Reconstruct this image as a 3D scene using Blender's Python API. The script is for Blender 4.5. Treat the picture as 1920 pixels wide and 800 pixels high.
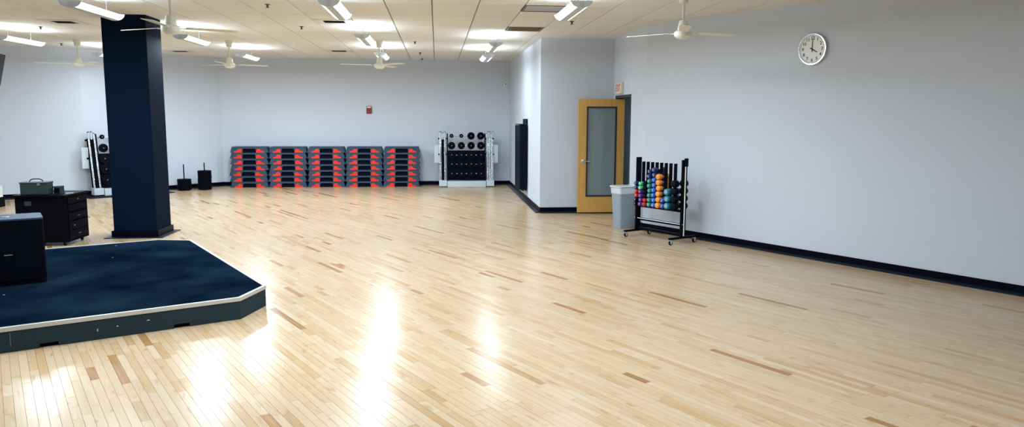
import bpy, math, random
from math import sin, cos, pi, radians as RAD
from mathutils import Vector, Matrix

# ------------------------------------------------------------------ reset
for o in list(bpy.data.objects): bpy.data.objects.remove(o)
SC = bpy.context.scene
COL = SC.collection
random.seed(11)

# ------------------------------------------------------------------ camera
HC, FPX = 1.856, 1420.0
YAW, PITCH, ROLL = RAD(5.658), RAD(7.313), RAD(-0.227)
_f = Vector((sin(YAW)*cos(PITCH), cos(YAW)*cos(PITCH), -sin(PITCH)))
_r = Vector((cos(YAW), -sin(YAW), 0)); _d = _f.cross(_r)
RIGHT = _r*cos(ROLL) + _d*sin(ROLL); DOWN = -_r*sin(ROLL) + _d*cos(ROLL)
cam_d = bpy.data.cameras.new('camera'); cam = bpy.data.objects.new('camera', cam_d); COL.objects.link(cam)
cam_d.sensor_fit = 'HORIZONTAL'; cam_d.sensor_width = 36.0; cam_d.lens = 36.0*FPX/1920.0
cam_d.clip_start = 0.05; cam_d.clip_end = 200
mw = Matrix.Identity(4)
for i in range(3):
    mw[i][0] = RIGHT[i]; mw[i][1] = -DOWN[i]; mw[i][2] = -_f[i]
mw[2][3] = HC
cam.matrix_world = mw
SC.camera = cam
def project(p):
    v = Vector(p) - Vector((0, 0, HC)); z = v.dot(_f)
    if z < .1: return None
    return 960+FPX*v.dot(RIGHT)/z, 400+FPX*v.dot(DOWN)/z

# ------------------------------------------------------------------ world, exposure
W = bpy.data.worlds.new('world'); SC.world = W; W.use_nodes = True
W.node_tree.nodes['Background'].inputs[0].default_value = (.5, .55, .6, 1)
W.node_tree.nodes['Background'].inputs[1].default_value = .05
SC.view_settings.view_transform = 'Standard'; SC.view_settings.look = 'None'
SC.view_settings.gamma = 1.0; SC.view_settings.use_curve_mapping = False
SC.view_settings.exposure = 0.18
LENS_W, TUBE_W, DOWN_W = 3.0, 33.0, 76.0        # fluorescent lenses, bare tubes above them, light thrown down (watts per lamp)
LAMP_RGB = (.745, .885, 1.0)

# ------------------------------------------------------------------ materials
def lin(c):
    return tuple((x/255/12.92 if x/255 <= .04045 else ((x/255+.055)/1.055)**2.4) for x in c) + (1.0,)
def new_mat(name):
    m = bpy.data.materials.new(name); m.use_nodes = True
    nt = m.node_tree; b = nt.nodes['Principled BSDF']
    return m, nt, b
def N(nt, kind, **kw):
    n = nt.nodes.new(kind)
    for k, v in kw.items(): setattr(n, k, v)
    return n
def plain(name, rgb, rough=.5, metal=0.0, var=.06, scale=12, bump=0.0, spec=.5, bscale=60):
    """procedural paint / plastic / metal: noise-varied colour, optional fine bump"""
    m, nt, b = new_mat(name); L = nt.links
    tc = N(nt, 'ShaderNodeTexCoord'); nz = N(nt, 'ShaderNodeTexNoise')
    nz.inputs['Scale'].default_value = scale; nz.inputs['Detail'].default_value = 3
    L.new(tc.outputs['Object'], nz.inputs['Vector'])
    mx = N(nt, 'ShaderNodeMix', data_type='RGBA')
    c = lin(rgb)
    mx.inputs['A'].default_value = tuple(x*(1-var) for x in c[:3])+(1,)
    mx.inputs['B'].default_value = tuple(min(1, x*(1+var)) for x in c[:3])+(1,)
    L.new(nz.outputs['Fac'], mx.inputs['Factor']); L.new(mx.outputs['Result'], b.inputs['Base Color'])
    b.inputs['Roughness'].default_value = rough; b.inputs['Metallic'].default_value = metal
    b.inputs['Specular IOR Level'].default_value = spec
    if bump:
        n2 = N(nt, 'ShaderNodeTexNoise'); n2.inputs['Scale'].default_value = bscale; n2.inputs['Detail'].default_value = 2
        L.new(tc.outputs['Object'], n2.inputs['Vector'])
        bp = N(nt, 'ShaderNodeBump'); bp.inputs['Strength'].default_value = bump; bp.inputs['Distance'].default_value = .004
        L.new(n2.outputs['Fac'], bp.inputs['Height']); L.new(bp.outputs['Normal'], b.inputs['Normal'])
    return m
def emit(name, rgb, w):
    m, nt, b = new_mat(name); b.inputs['Base Color'].default_value = (.8, .8, .8, 1)
    b.inputs['Emission Color'].default_value = rgb+(1,); b.inputs['Emission Strength'].default_value = w
    nz = N(nt, 'ShaderNodeTexNoise'); nz.inputs['Scale'].default_value = 4
    mp = N(nt, 'ShaderNodeMapRange'); mp.inputs['To Min'].default_value = w*.96; mp.inputs['To Max'].default_value = w*1.04
    nt.links.new(nz.outputs['Fac'], mp.inputs['Value']); nt.links.new(mp.outputs['Result'], b.inputs['Emission Strength'])
    return m
def glassy(name, tint, trans, rough=.03):
    m, nt, b = new_mat(name); L = nt.links
    out = nt.nodes['Material Output']
    tr = N(nt, 'ShaderNodeBsdfTransparent'); tr.inputs[0].default_value = tint+(1,)
    b.inputs['Base Color'].default_value = tuple(x*.75 for x in tint)+(1,); b.inputs['Roughness'].default_value = rough
    b.inputs['Specular IOR Level'].default_value = .6
    mx = N(nt, 'ShaderNodeMixShader'); mx.inputs[0].default_value = trans
    L.new(b.outputs[0], mx.inputs[1]); L.new(tr.outputs[0], mx.inputs[2]); L.new(mx.outputs[0], out.inputs[0])
    return m
U = Vector((-sin(RAD(29.0)), cos(RAD(29.0)), 0))      # along the boards / the right wall / the stage
V = Vector((cos(RAD(29.0)), sin(RAD(29.0)), 0))
def maple(name):
    m, nt, b = new_mat(name); L = nt.links
    geo = N(nt, 'ShaderNodeNewGeometry'); at = N(nt, 'ShaderNodeAttribute', attribute_name='tone')
    at2 = N(nt, 'ShaderNodeAttribute', attribute_name='shift')
    rot = N(nt, 'ShaderNodeMapping'); rot.inputs['Rotation'].default_value = (0, 0, RAD(-29.0))
    L.new(geo.outputs['Position'], rot.inputs['Vector'])
    cb = N(nt, 'ShaderNodeCombineXYZ'); ml = N(nt, 'ShaderNodeMath', operation='MULTIPLY'); ml.inputs[1].default_value = 37.0
    L.new(at2.outputs['Fac'], ml.inputs[0]); L.new(ml.outputs[0], cb.inputs['Z'])
    ad = N(nt, 'ShaderNodeVectorMath', operation='ADD'); L.new(rot.outputs[0], ad.inputs[0]); L.new(cb.outputs[0], ad.inputs[1])
    sc = N(nt, 'ShaderNodeVectorMath', operation='MULTIPLY'); sc.inputs[1].default_value = (60, 3.0, 1)
    L.new(ad.outputs[0], sc.inputs[0])
    g = N(nt, 'ShaderNodeTexNoise'); g.inputs['Scale'].default_value = 1; g.inputs['Detail'].default_value = 5; L.new(sc.outputs[0], g.inputs['Vector'])
    sc2 = N(nt, 'ShaderNodeVectorMath', operation='MULTIPLY'); sc2.inputs[1].default_value = (22, 4.5, 1); L.new(ad.outputs[0], sc2.inputs[0])
    g2 = N(nt, 'ShaderNodeTexNoise'); g2.inputs['Scale'].default_value = 1; g2.inputs['Detail'].default_value = 3; L.new(sc2.outputs[0], g2.inputs['Vector'])
    ramp = N(nt, 'ShaderNodeValToRGB'); e = ramp.color_ramp.elements
    e[0].position = 0; e[0].color = lin((195, 172, 142)); e[1].position = 1; e[1].color = lin((128, 88, 46))
    for p, c in ((.30, (188, 160, 125)), (.55, (179, 147, 106)), (.8, (160, 119, 74))):
        el = ramp.color_ramp.elements.new(p); el.color = lin(c)
    # tone + grain
    s1 = N(nt, 'ShaderNodeMath', operation='MULTIPLY_ADD'); s1.inputs[1].default_value = .42
    L.new(g.outputs['Fac'], s1.inputs[0]); L.new(at.outputs['Fac'], s1.inputs[2])
    s2 = N(nt, 'ShaderNodeMath', operation='SUBTRACT'); L.new(s1.outputs[0], s2.inputs[0]); s2.inputs[1].default_value = .21
    L.new(s2.outputs[0], ramp.inputs['Fac'])
    # sparse mineral streaks and knots
    mr = N(nt, 'ShaderNodeMapRange'); mr.inputs['From Min'].default_value = .60; mr.inputs['From Max'].default_value = .78; mr.inputs['To Max'].default_value = .6
    L.new(g2.outputs['Fac'], mr.inputs['Value'])
    mx = N(nt, 'ShaderNodeMix', data_type='RGBA'); mx.inputs['B'].default_value = lin((150, 104, 56))
    L.new(mr.outputs[0], mx.inputs['Factor']); L.new(ramp.outputs[0], mx.inputs['A']); L.new(mx.outputs['Result'], b.inputs['Base Color'])
    # varnish: worn unevenly
    n3 = N(nt, 'ShaderNodeTexNoise'); n3.inputs['Scale'].default_value = .9; n3.inputs['Detail'].default_value = 4; L.new(geo.outputs['Position'], n3.inputs['Vector'])
    r3 = N(nt, 'ShaderNodeMapRange'); r3.inputs['To Min'].default_value = .18; r3.inputs['To Max'].default_value = .28
    L.new(n3.outputs['Fac'], r3.inputs['Value']); L.new(r3.outputs[0], b.inputs['Roughness'])
    b.inputs['Specular IOR Level'].default_value = .25
    bp = N(nt, 'ShaderNodeBump'); bp.inputs['Strength'].default_value = .05; bp.inputs['Distance'].default_value = .002
    L.new(g.outputs['Fac'], bp.inputs['Height']); L.new(bp.outputs['Normal'], b.inputs['Normal'])
    return m
def tile_mat(name):
    m, nt, b = new_mat(name); L = nt.links
    geo = N(nt, 'ShaderNodeNewGeometry'); at = N(nt, 'ShaderNodeAttribute', attribute_name='tone')
    nz = N(nt, 'ShaderNodeTexNoise'); nz.inputs['Scale'].default_value = 45; nz.inputs['Detail'].default_value = 4; L.new(geo.outputs['Position'], nz.inputs['Vector'])
    ad = N(nt, 'ShaderNodeMath', operation='MULTIPLY_ADD'); ad.inputs[1].default_value = .3; L.new(nz.outputs['Fac'], ad.inputs[0]); L.new(at.outputs['Fac'], ad.inputs[2])
    mx = N(nt, 'ShaderNodeMix', data_type='RGBA'); mx.inputs['A'].default_value = lin((219, 218, 213)); mx.inputs['B'].default_value = lin((229, 228, 224))
    L.new(ad.outputs[0], mx.inputs['Factor']); L.new(mx.outputs['Result'], b.inputs['Base Color'])
    b.inputs['Roughness'].default_value = .95; b.inputs['Specular IOR Level'].default_value = .1
    bp = N(nt, 'ShaderNodeBump'); bp.inputs['Strength'].default_value = .15; bp.inputs['Distance'].default_value = .003
    L.new(nz.outputs['Fac'], bp.inputs['Height']); L.new(bp.outputs['Normal'], b.inputs['Normal'])
    return m
def wood_door(name):
    m, nt, b = new_mat(name); L = nt.links
    tc = N(nt, 'ShaderNodeTexCoord'); mp = N(nt, 'ShaderNodeMapping'); mp.inputs['Scale'].default_value = (30, 30, 2.2)
    L.new(tc.outputs['Object'], mp.inputs[0]); nz = N(nt, 'ShaderNodeTexNoise'); nz.inputs['Scale'].default_value = 1; nz.inputs['Detail'].default_value = 6
    L.new(mp.outputs[0], nz.inputs['Vector']); mx = N(nt, 'ShaderNodeMix', data_type='RGBA')
    mx.inputs['A'].default_value = lin((196, 146, 70)); mx.inputs['B'].default_value = lin((224, 180, 102))
    L.new(nz.outputs['Fac'], mx.inputs['Factor']); L.new(mx.outputs['Result'], b.inputs['Base Color']); b.inputs['Roughness'].default_value = .38
    return m
def stage_top(name):
    m, nt, b = new_mat(name); L = nt.links
    tc = N(nt, 'ShaderNodeTexCoord')
    nz = N(nt, 'ShaderNodeTexNoise'); nz.inputs['Scale'].default_value = 1.6; nz.inputs['Detail'].default_value = 6; L.new(tc.outputs['Object'], nz.inputs['Vector'])
    mr = N(nt, 'ShaderNodeMapRange'); mr.inputs['From Min'].default_value = .38; mr.inputs['From Max'].default_value = .78; L.new(nz.outputs['Fac'], mr.inputs['Value'])
    mx = N(nt, 'ShaderNodeMix', data_type='RGBA'); mx.inputs['A'].default_value = lin((4, 15, 28)); mx.inputs['B'].default_value = lin((22, 38, 52))  # lighter noise patches also stand in for faint highlights on the deck
    L.new(mr.outputs[0], mx.inputs['Factor'])
    vo = N(nt, 'ShaderNodeTexVoronoi'); vo.inputs['Scale'].default_value = 2.7; vo.inputs['Randomness'].default_value = 1; L.new(tc.outputs['Object'], vo.inputs['Vector'])
    st = N(nt, 'ShaderNodeMath', operation='LESS_THAN'); st.inputs[1].default_value = .028; L.new(vo.outputs['Distance'], st.inputs[0])
    m2 = N(nt, 'ShaderNodeMix', data_type='RGBA'); m2.inputs['B'].default_value = lin((170, 180, 190)); L.new(st.outputs[0], m2.inputs['Factor'])
    L.new(mx.outputs['Result'], m2.inputs['A']); L.new(m2.outputs['Result'], b.inputs['Base Color'])
    b.inputs['Roughness'].default_value = .6; b.inputs['Specular IOR Level'].default_value = .0
    return m

M = dict(
    wall=plain('wall_paint', (203, 210, 222), .75, var=.012, scale=1.2, bump=.12, bscale=220, spec=.25),
    base=plain('black_rubber_base', (3, 5, 18), .38, var=.1, spec=.06),
    toe=plain('rubber_toe', (20, 30, 46), .35, spec=.25, var=.25, scale=6),
    maple=maple('maple_boards'), sub=plain('subfloor', (112, 84, 52), .9),
    tile=tile_mat('ceiling_tile'), grid=plain('ceiling_grid', (120, 108, 88), .8),
    col=plain('column_paint', (5, 20, 38), .75, spec=.04, var=.06, scale=2, bump=.1, bscale=150),
    blk=plain('black_coating', (3, 5, 16), .45, var=.1, spec=.06), blkm=plain('black_matte', (2, 3, 12), .7, var=.1, spec=.06),
    rub=plain('black_rubber', (6, 9, 20), .55, var=.15, scale=30, bump=.1, spec=.06),
    tol=plain('speaker_top_lighter', (44, 60, 82), .5, spec=.15, var=.08, bump=.2, bscale=300),  # speaker top coloured lighter blue-grey than the cabinet
    stage=stage_top('stage_top'), skirt=plain('stage_skirt_carpet', (42, 56, 62), .9, spec=.1, var=.18, scale=90, bump=.3, bscale=260),
    alu=plain('brushed_aluminium', (200, 204, 208), .35, 1.0, var=.08, scale=40),
    nose=plain('aluminium_nosing', (196, 196, 190), .45, .35, var=.08, scale=25),
    chrome=plain('chrome', (225, 230, 236), .12, 1.0, var=.03),
    steel=plain('satin_steel', (185, 190, 196), .3, .9, var=.05),
    white=plain('white_enamel', (226, 226, 218), .35, var=.02), cream=plain('fan_enamel', (222, 222, 206), .42, var=.03),
    tray=plain('speckled_white_tray', (196, 206, 214), .55, var=.16, scale=70),
    lamp_grey=plain('lamp_spine', (196, 202, 208), .5, var=.03), cap=plain('lamp_end_cap', (208, 216, 228), .5, var=.03),
    lens=emit('lamp_lens', LAMP_RGB, LENS_W), tube=emit('lamp_tube', LAMP_RGB, TUBE_W),
    door=wood_door('door_veneer'), bead=plain('glazing_bead', (44, 44, 42), .5), pane=glassy('door_pane', (.62, .72, .73), .62, .06),
    frame=plain('door_frame_steel', (24, 38, 52), .45), corr=plain('corridor_paint', (150, 165, 178), .8, var=.02),
    clock=plain('clock_face', (250, 252, 254), .6, var=.01), ink=plain('black_ink', (18, 20, 26), .6), glass=glassy('clock_glass', (1, 1, 1), .97, .02),
    red=plain('alarm_red', (128, 26, 30), .4), redl=plain('exit_letters', (226, 60, 40), .5), signw=plain('sign_housing', (222, 218, 202), .5),
    sgrey=plain('step_grey', (56, 74, 94), .6, spec=.15, var=.1, scale=20, bump=.15), sdark=plain('step_recess_shade', (6, 9, 26), .7, spec=.06), stop=plain('step_top_rubber', (52, 68, 86), .7, spec=.15, var=.15, scale=60, bump=.3),
    orange=plain('step_orange', (224, 44, 10), .5, var=.04),
    can=plain('grey_plastic', (142, 156, 168), .55, var=.03), liner=plain('bin_liner', (205, 214, 220), .3, var=.08, scale=30, bump=.5, bscale=30),
    bag=plain('case_grey_green', (27, 45, 50), .55, var=.12), paper=plain('paper', (205, 215, 222), .8),
    screen=plain('screen_black', (0, 1, 5), .25, spec=.06), vent=plain('vent_white', (208, 204, 190), .6), vdark=plain('vent_dark', (28, 32, 34), .8),
    brown=plain('return_grille', (136, 118, 88), .7), vgrey=plain('return_panel_grey', (196, 200, 204), .7), spr=plain('sprinkler_brass', (70, 62, 48), .5, .3),
    vpur=plain('vinyl_purple', (104, 40, 140), .4), vgrn=plain('vinyl_light_green', (96, 210, 142), .4), vred=plain('vinyl_red', (190, 44, 36), .4),
    vteal=plain('vinyl_teal_green', (22, 128, 120), .4), vnavy=plain('vinyl_navy', (16, 42, 104), .4), vblue=plain('vinyl_blue', (22, 88, 190), .4),
    vor=plain('vinyl_orange', (240, 150, 50), .4), vtl=plain('vinyl_blue_teal', (24, 120, 142), .4), vblk=plain('vinyl_black', (10, 16, 30), .5, spec=.06), vdb=plain('vinyl_dark_blue', (20, 54, 140), .4),
    tyre=plain('caster_tyre', (10, 15, 24), .6, spec=.1), castm=plain('caster_fork', (190, 198, 202), .4, .4), matb=plain('exercise_mat', (10, 20, 36), .6, var=.1, bump=.2, spec=.06),
)

# ------------------------------------------------------------------ mesh builder
class MB:
    def __init__(s): s.v = []; s.f = []
    def add(s, vs, fs):
        n = len(s.v); s.v += [tuple(p) for p in vs]; s.f += [tuple(i+n for i in q) for q in fs]; return s
    def box(s, x0, x1, y0, y1, z0, z1):
        return s.add([(x, y, z) for z in (z0, z1) for x, y in ((x0, y0), (x1, y0), (x1, y1), (x0, y1))],
                     [(3, 2, 1, 0), (4, 5, 6, 7), (0, 1, 5, 4), (1, 2, 6, 5), (2, 3, 7, 6), (3, 0, 4, 7)])
    def prism(s, poly, a0, a1, axis='z'):
        """extrude a 2-D outline between a0 and a1; axis z: (x,y) outline, y: (x,z) outline, x: (y,z) outline"""
        k = len(poly); P = {'z': lambda p, a: (p[0], p[1], a), 'y': lambda p, a: (p[0], a, p[1]), 'x': lambda p, a: (a, p[0], p[1])}[axis]
        vs = [P(p, a0) for p in poly]+[P(p, a1) for p in poly]
        return s.add(vs, [tuple(reversed(range(k))), tuple(range(k, 2*k))]+[(i, (i+1) % k, k+(i+1) % k, k+i) for i in range(k)])
    def hexa(s, p): # eight corners: 4 bottom, 4 top
        return s.add(p, [(3, 2, 1, 0), (4, 5, 6, 7), (0, 1, 5, 4), (1, 2, 6, 5), (2, 3, 7, 6), (3, 0, 4, 7)])
    def tube(s, pts, r, n=12, cap=True):
        pts = [Vector(p) for p in pts]; rs = r if isinstance(r, (list, tuple)) else [r]*len(pts)
        vs = []; fs = []; ref = None
        for i, p in enumerate(pts):
            t = (pts[min(i+1, len(pts)-1)]-pts[max(i-1, 0)]).normalized()
            if ref is None: ref = Vector((0, 0, 1)) if abs(t.z) < .9 else Vector((1, 0, 0))
            a = t.cross(ref).normalized(); b = t.cross(a).normalized(); ref = -a.cross(t) if False else ref
            vs += [p+(a*cos(2*pi*k/n)+b*sin(2*pi*k/n))*rs[i] for k in range(n)]
        for i in range(len(pts)-1):
            fs += [(i*n+k, i*n+(k+1) % n, (i+1)*n+(k+1) % n, (i+1)*n+k) for k in range(n)]
        if cap: fs += [tuple(reversed(range(n))), tuple(range((len(pts)-1)*n, len(pts)*n))]
        return s.add(vs, fs)
    def lathe(s, prof, n=24, axis='z', o=(0, 0, 0)):
        """prof = [(radius, height)...] turned about an axis through o; closed at both ends if radius > 0"""
        A = {'z': lambda r, h, c, d: (o[0]+r*c, o[1]+r*d, o[2]+h), 'y': lambda r, h, c, d: (o[0]+r*c, o[1]+h, o[2]+r*d), 'x': lambda r, h, c, d: (o[0]+h, o[1]+r*c, o[2]+r*d)}[axis]
        vs = []; fs = []
        for r, h in prof: vs += [A(max(r, 1e-4), h, cos(2*pi*k/n), sin(2*pi*k/n)) for k in range(n)]
        for i in range(len(prof)-1): fs += [(i*n+k, i*n+(k+1) % n, (i+1)*n+(k+1) % n, (i+1)*n+k) for k in range(n)]
        fs += [tuple(reversed(range(n))), tuple(range((len(prof)-1)*n, len(prof)*n))]
        return s.add(vs, fs)
    def mesh(s, name, mat, smooth=None, fix=True):
        me = bpy.data.meshes.new(name); me.from_pydata(s.v, [], s.f); me.materials.append(mat)
        if fix:
            import bmesh
            bm = bmesh.new(); bm.from_mesh(me); bmesh.ops.recalc_face_normals(bm, faces=bm.faces); bm.to_mesh(me); bm.free()
        if smooth: me.shade_smooth(); me.set_sharp_from_angle(angle=RAD(smooth))
        me.update(); return me
    def obj(s, name, mat, parent=None, loc=(0, 0, 0), rz=0, smooth=None, bevel=0):
        return link(name, s.mesh(name, mat, smooth), parent, loc, rz, bevel)
def link(name, me, parent=None, loc=(0, 0, 0), rz=0, bevel=0):
    o = bpy.data.objects.new(name, me); COL.objects.link(o); o.location = loc; o.rotation_euler = (0, 0, rz); o.parent = parent
    if bevel:
        b = o.modifiers.new('bevel', 'BEVEL'); b.width = bevel; b.segments = 2; b.limit_method = 'ANGLE'; b.angle_limit = RAD(40)
    return o
def tag(o, label, cat=None, group=None, kind=None):
    o['label'] = label
    if cat: o['category'] = cat
    if group: o['group'] = group
    if kind: o['kind'] = kind
    return o
def thing(name, label, cat, loc=(0, 0, 0), rz=0, group=None):
    o = bpy.data.objects.new(name, None); COL.objects.link(o); o.location = loc; o.rotation_euler = (0, 0, rz); o.empty_display_size = .1
    return tag(o, label, cat, group)
def kids(o): return [c for c in COL.objects if c.parent == o]
def dup(root, loc, rz, label):
    r = root.copy(); COL.objects.link(r); r.location = loc; r.rotation_euler = (0, 0, rz); r['label'] = label
    for ch in list(root.children):
        c = ch.copy(); COL.objects.link(c); c.parent = r
        for g in list(ch.children):
            d = g.copy(); COL.objects.link(d); d.parent = c
    return r
_txt = {}
def text_mesh(s, mat):
    if (s, mat) not in _txt:
        cu = bpy.data.curves.new('t', 'FONT'); cu.body = s; cu.align_x = 'CENTER'; cu.align_y = 'CENTER'; cu.size = 1.0; cu.extrude = .01; cu.offset = .018; cu.resolution_u = 3
        o = bpy.data.objects.new('t', cu); COL.objects.link(o); bpy.context.view_layer.update()
        me = bpy.data.meshes.new_from_object(o.evaluated_get(bpy.context.evaluated_depsgraph_get()))
        bpy.data.objects.remove(o); bpy.data.curves.remove(cu); me.materials.clear(); me.materials.append(M[mat]); _txt[(s, mat)] = me
    return _txt[(s, mat)]
ORD = ['first', 'second', 'third', 'fourth', 'fifth', 'sixth', 'seventh', 'eighth', 'ninth', 'tenth']

# ------------------------------------------------------------------ room shell
CE = 3.32
RP = [(-5.6, 20.6), (1.97, 20.6), (1.97, 14.45), (3.39, 14.45), (3.39, 12.2), (3.39+.4848*11, 12.2-.8746*11), (3.39+.4848*11, -4.0), (-10.9, -4.0), (-10.9, 16.75), (-9.6, 17.45), (-8.05, 18.3)]
WN = [('wall_back', 'grey painted back wall behind the stacked steps'), ('wall_alcove_side', 'bright narrow grey wall with black mats hanging on it'),
      ('wall_alcove_back', 'shaded grey wall behind the open wooden door'), ('wall_doorway', 'grey wall with the doorway under the exit sign'),
      ('wall_right', 'long grey wall with the round clock'), ('wall_front_right', 'grey wall beside the camera at the right'), ('wall_front', 'grey wall behind the camera'),
      ('wall_left', 'grey side wall at the far left'), ('wall_left_corner', 'short grey wall piece in the far left corner'), ('wall_left_rear', 'grey wall left of the tilted plate rack'), ('wall_left_back', 'angled grey wall behind the dark column')]
NR = len(RP)
def off(i, d):   # outward mitred offset of corner i (polygon runs clockwise, outside is on the left)
    p = Vector(RP[i]); a = (p-Vector(RP[i-1])).normalized(); b = (Vector(RP[(i+1) % NR])-p).normalized()
    na = Vector((-a.y, a.x)); nb = Vector((-b.y, b.x)); m = (na+nb); k = d/(1+na.dot(nb))
    return p+m*k
T = .15
for i, (wn, wl) in enumerate(WN):
    A, B, A2, B2 = Vector(RP[i]), Vector(RP[(i+1) % NR]), off(i, T), off((i+1) % NR, T)
    mb = MB()
    if wn == 'wall_doorway':
        mb.prism([A, Vector((3.39, 14.34)), Vector((3.54, 14.34)), A2], 0, CE+.02, 'z')
        mb.box(3.39, 3.54, 13.18, 14.34, 2.25, CE+.02)
        mb.prism([Vector((3.39, 13.18)), B, B2, Vector((3.54, 13.18))], 0, CE+.02, 'z')
    else: mb.prism([A, B, B2, A2], 0, CE+.02, 'z')
    tag(mb.obj(wn, M['wall']), wl, 'wall', kind='structure')
    # rubber cove base: upright strip and a toe on the floor
    def base(A, B, nm, lab, ea=0, eb=0):
        d = (B-A).normalized(); n = Vector((d.y, -d.x)); A = A+d*ea; B = B-d*eb
        up = MB(); e = .014
        up.prism([A+n*.001, B+n*.001, B+n*e, A+n*e], .0, .108, 'z')
        o = up.obj(nm, M['base'], bevel=.003); tag(o, lab, 'baseboard', kind='structure')
        tb = MB(); w = .06 if 'alcove' not in nm else .085
        poly = [A+n*e, B+n*e, B+n*w, A+n*w]
        tb.add([(p.x, p.y, .002) for p in poly]+[(poly[0].x, poly[0].y, .03), (poly[1].x, poly[1].y, .03), (poly[2].x, poly[2].y, .01), (poly[3].x, poly[3].y, .01)],
               [(0, 1, 2, 3), (4, 7, 6, 5), (0, 4, 5, 1), (1, 5, 6, 2), (2, 6, 7, 3), (3, 7, 4, 0)])
        tb.obj('toe_strip', M['toe'], o)
    bn = wn.replace('wall', 'baseboard'); bl = wl.replace('wall', 'wall').split(' ')
    lab = 'black rubber baseboard along the '+wl
    if wn == 'wall_doorway':
        base(Vector((3.39, 13.13)), B, 'baseboard_doorway', 'black rubber baseboard between doorway and dumbbell rack', 0, 0)
    elif i in (5, 6): pass
    else: base(A, B, bn, lab, .0, .0)

def scan(vc):   # intervals of u inside the room polygon on the line v = vc
    xs = []
    for i in range(NR):
        a, b = Vector(RP[i]+(0,)), Vector(RP[(i+1) % NR]+(0,)); va, vb = a.dot(V), b.dot(V)
        if (va > vc) != (vb > vc): xs.append(a.dot(U)+(vc-va)/(vb-va)*(b.dot(U)-a.dot(U)))
    xs.sort(); return list(zip(xs[::2], xs[1::2]))
def inside(x, y):
    c = False
    for i in range(NR):
        (x0, y0), (x1, y1) = RP[i], RP[(i+1) % NR]
        if (y0 > y) != (y1 > y) and x < x0+(y-y0)/(y1-y0)*(x1-x0): c = not c
    return c
fl = MB(); fl.prism([off(i, T) for i in range(NR)], -.12, -.004, 'z')
fl.box(3.3, 5.4, 12.6, 15.0, -.12, -.0005)
floor = tag(fl.obj('floor', M['sub']), 'pale maple strip floor with glossy varnish', 'floor', kind='structure')

# stage outline (used also to know which boards it hides)
US, VS = (6.98, 10.92), (-1.62, 2.156)
def uv(u, v, z=0): p = U*u+V*v; return (p.x, p.y, z)
BW = .0572; GAP = .0003
planks = []
vmin = min(Vector(p+(0,)).dot(V) for p in RP); vmax = max(Vector(p+(0,)).dot(V) for p in RP)
v = vmin+.002
while v < vmax:
    for (a, b) in scan(v+BW/2):
        u = a; u2 = a+random.uniform(.1, .8)
        while u < b:
            e = min(u2, b)
            if b-e < .08: e = b
            planks.append((u, e, v, v+BW)); u = e; u2 = e+random.choice((.23, .3, .38, .45, .55, .68, .85, 1.05))*random.uniform(.85, 1.15)
    v += BW
def tone():
    r = random.random()
    if r < .02: return random.uniform(.68, .9)
    if r < .10: return random.uniform(.42, .6)
    return max(0, min(.5, random.gauss(.2, .11)))
def plank_geo(u0, u1, v0, v1, o=(0, 0)):
    g = GAP; c = .0006; h = random.uniform(-.0002, .0002); ta = random.gauss(0, .0035); tb = random.gauss(0, .0006)
    top = [(u0+g+c, v0+g+c), (u0+g+c, v1-g-c), (u1-g-c, v1-g-c), (u1-g-c, v0+g+c)]; bot = [(u0+g, v0+g), (u0+g, v1-g), (u1-g, v1-g), (u1-g, v0+g)]
    mu, mv = (u0+u1)/2, (v0+v1)/2
    vs = [uv(p[0], p[1], h+(p[1]-mv)*ta+(p[0]-mu)*tb) for p in top]+[uv(p[0], p[1], -.0035) for p in bot]
    vs = [(x-o[0], y-o[1], z) for x, y, z in vs]
    return vs, [(0, 3, 2, 1), (0, 1, 5, 4), (1, 2, 6, 5), (2, 3, 7, 6), (3, 0, 4, 7)]
def score(corners):
    P = [project(c) for c in corners]
    if any(p is None for p in P): return 0
    cx = sum(p[0] for p in P)/4; cy = sum(p[1] for p in P)/4
    if not (0 < cx < 1920 and 0 < cy < 800): return 0
    a = 0
    for i in range(4): a += P[i][0]*P[(i+1) % 4][1]-P[(i+1) % 4][0]*P[i][1]
    return abs(a)/2
sc = []
for i, (a, b, c, d) in enumerate(planks):
    mu, mv = (a+b)/2, (c+d)/2
    hid = US[0] < mu < US[1] and VS[0] < mv < VS[1]
    sc.append(0 if hid else score([uv(a, c), uv(a, d), uv(b, d), uv(b, c)]))
big = set(sorted(range(len(planks)), key=lambda i: -sc[i])[:300])
def attr(me, vals, shifts):
    for nm, q in (('tone', vals), ('shift', shifts)):
        at = me.attributes.new(nm, 'FLOAT', 'POINT'); at.data.foreach_set('value', q)
fv = []; ff = []; ft = []; fs_ = []
for i, p in enumerate(planks):
    t, s = tone(), random.random()
    if i in big:
        cx, cy, _ = uv((p[0]+p[1])/2, (p[2]+p[3])/2)
        vs, fs = plank_geo(*p, o=(cx, cy)); me = bpy.data.meshes.new('plank'); me.from_pydata(vs, [], fs); me.materials.append(M['maple'])
        attr(me, [t]*8, [s]*8); link('plank', me, floor, (cx, cy, 0))
    else:
        vs, fs = plank_geo(*p); n = len(fv); fv += vs; ff += [tuple(k+n for k in q) for q in fs]; ft += [t]*8; fs_ += [s]*8
me = bpy.data.meshes.new('plank_field'); me.from_pydata(fv, [], ff); me.materials.append(M['maple']); attr(me, ft, fs_)
o = link('plank_field', me, floor); o['kind'] = 'stuff'; o['label'] = 'far maple floor boards'

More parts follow.
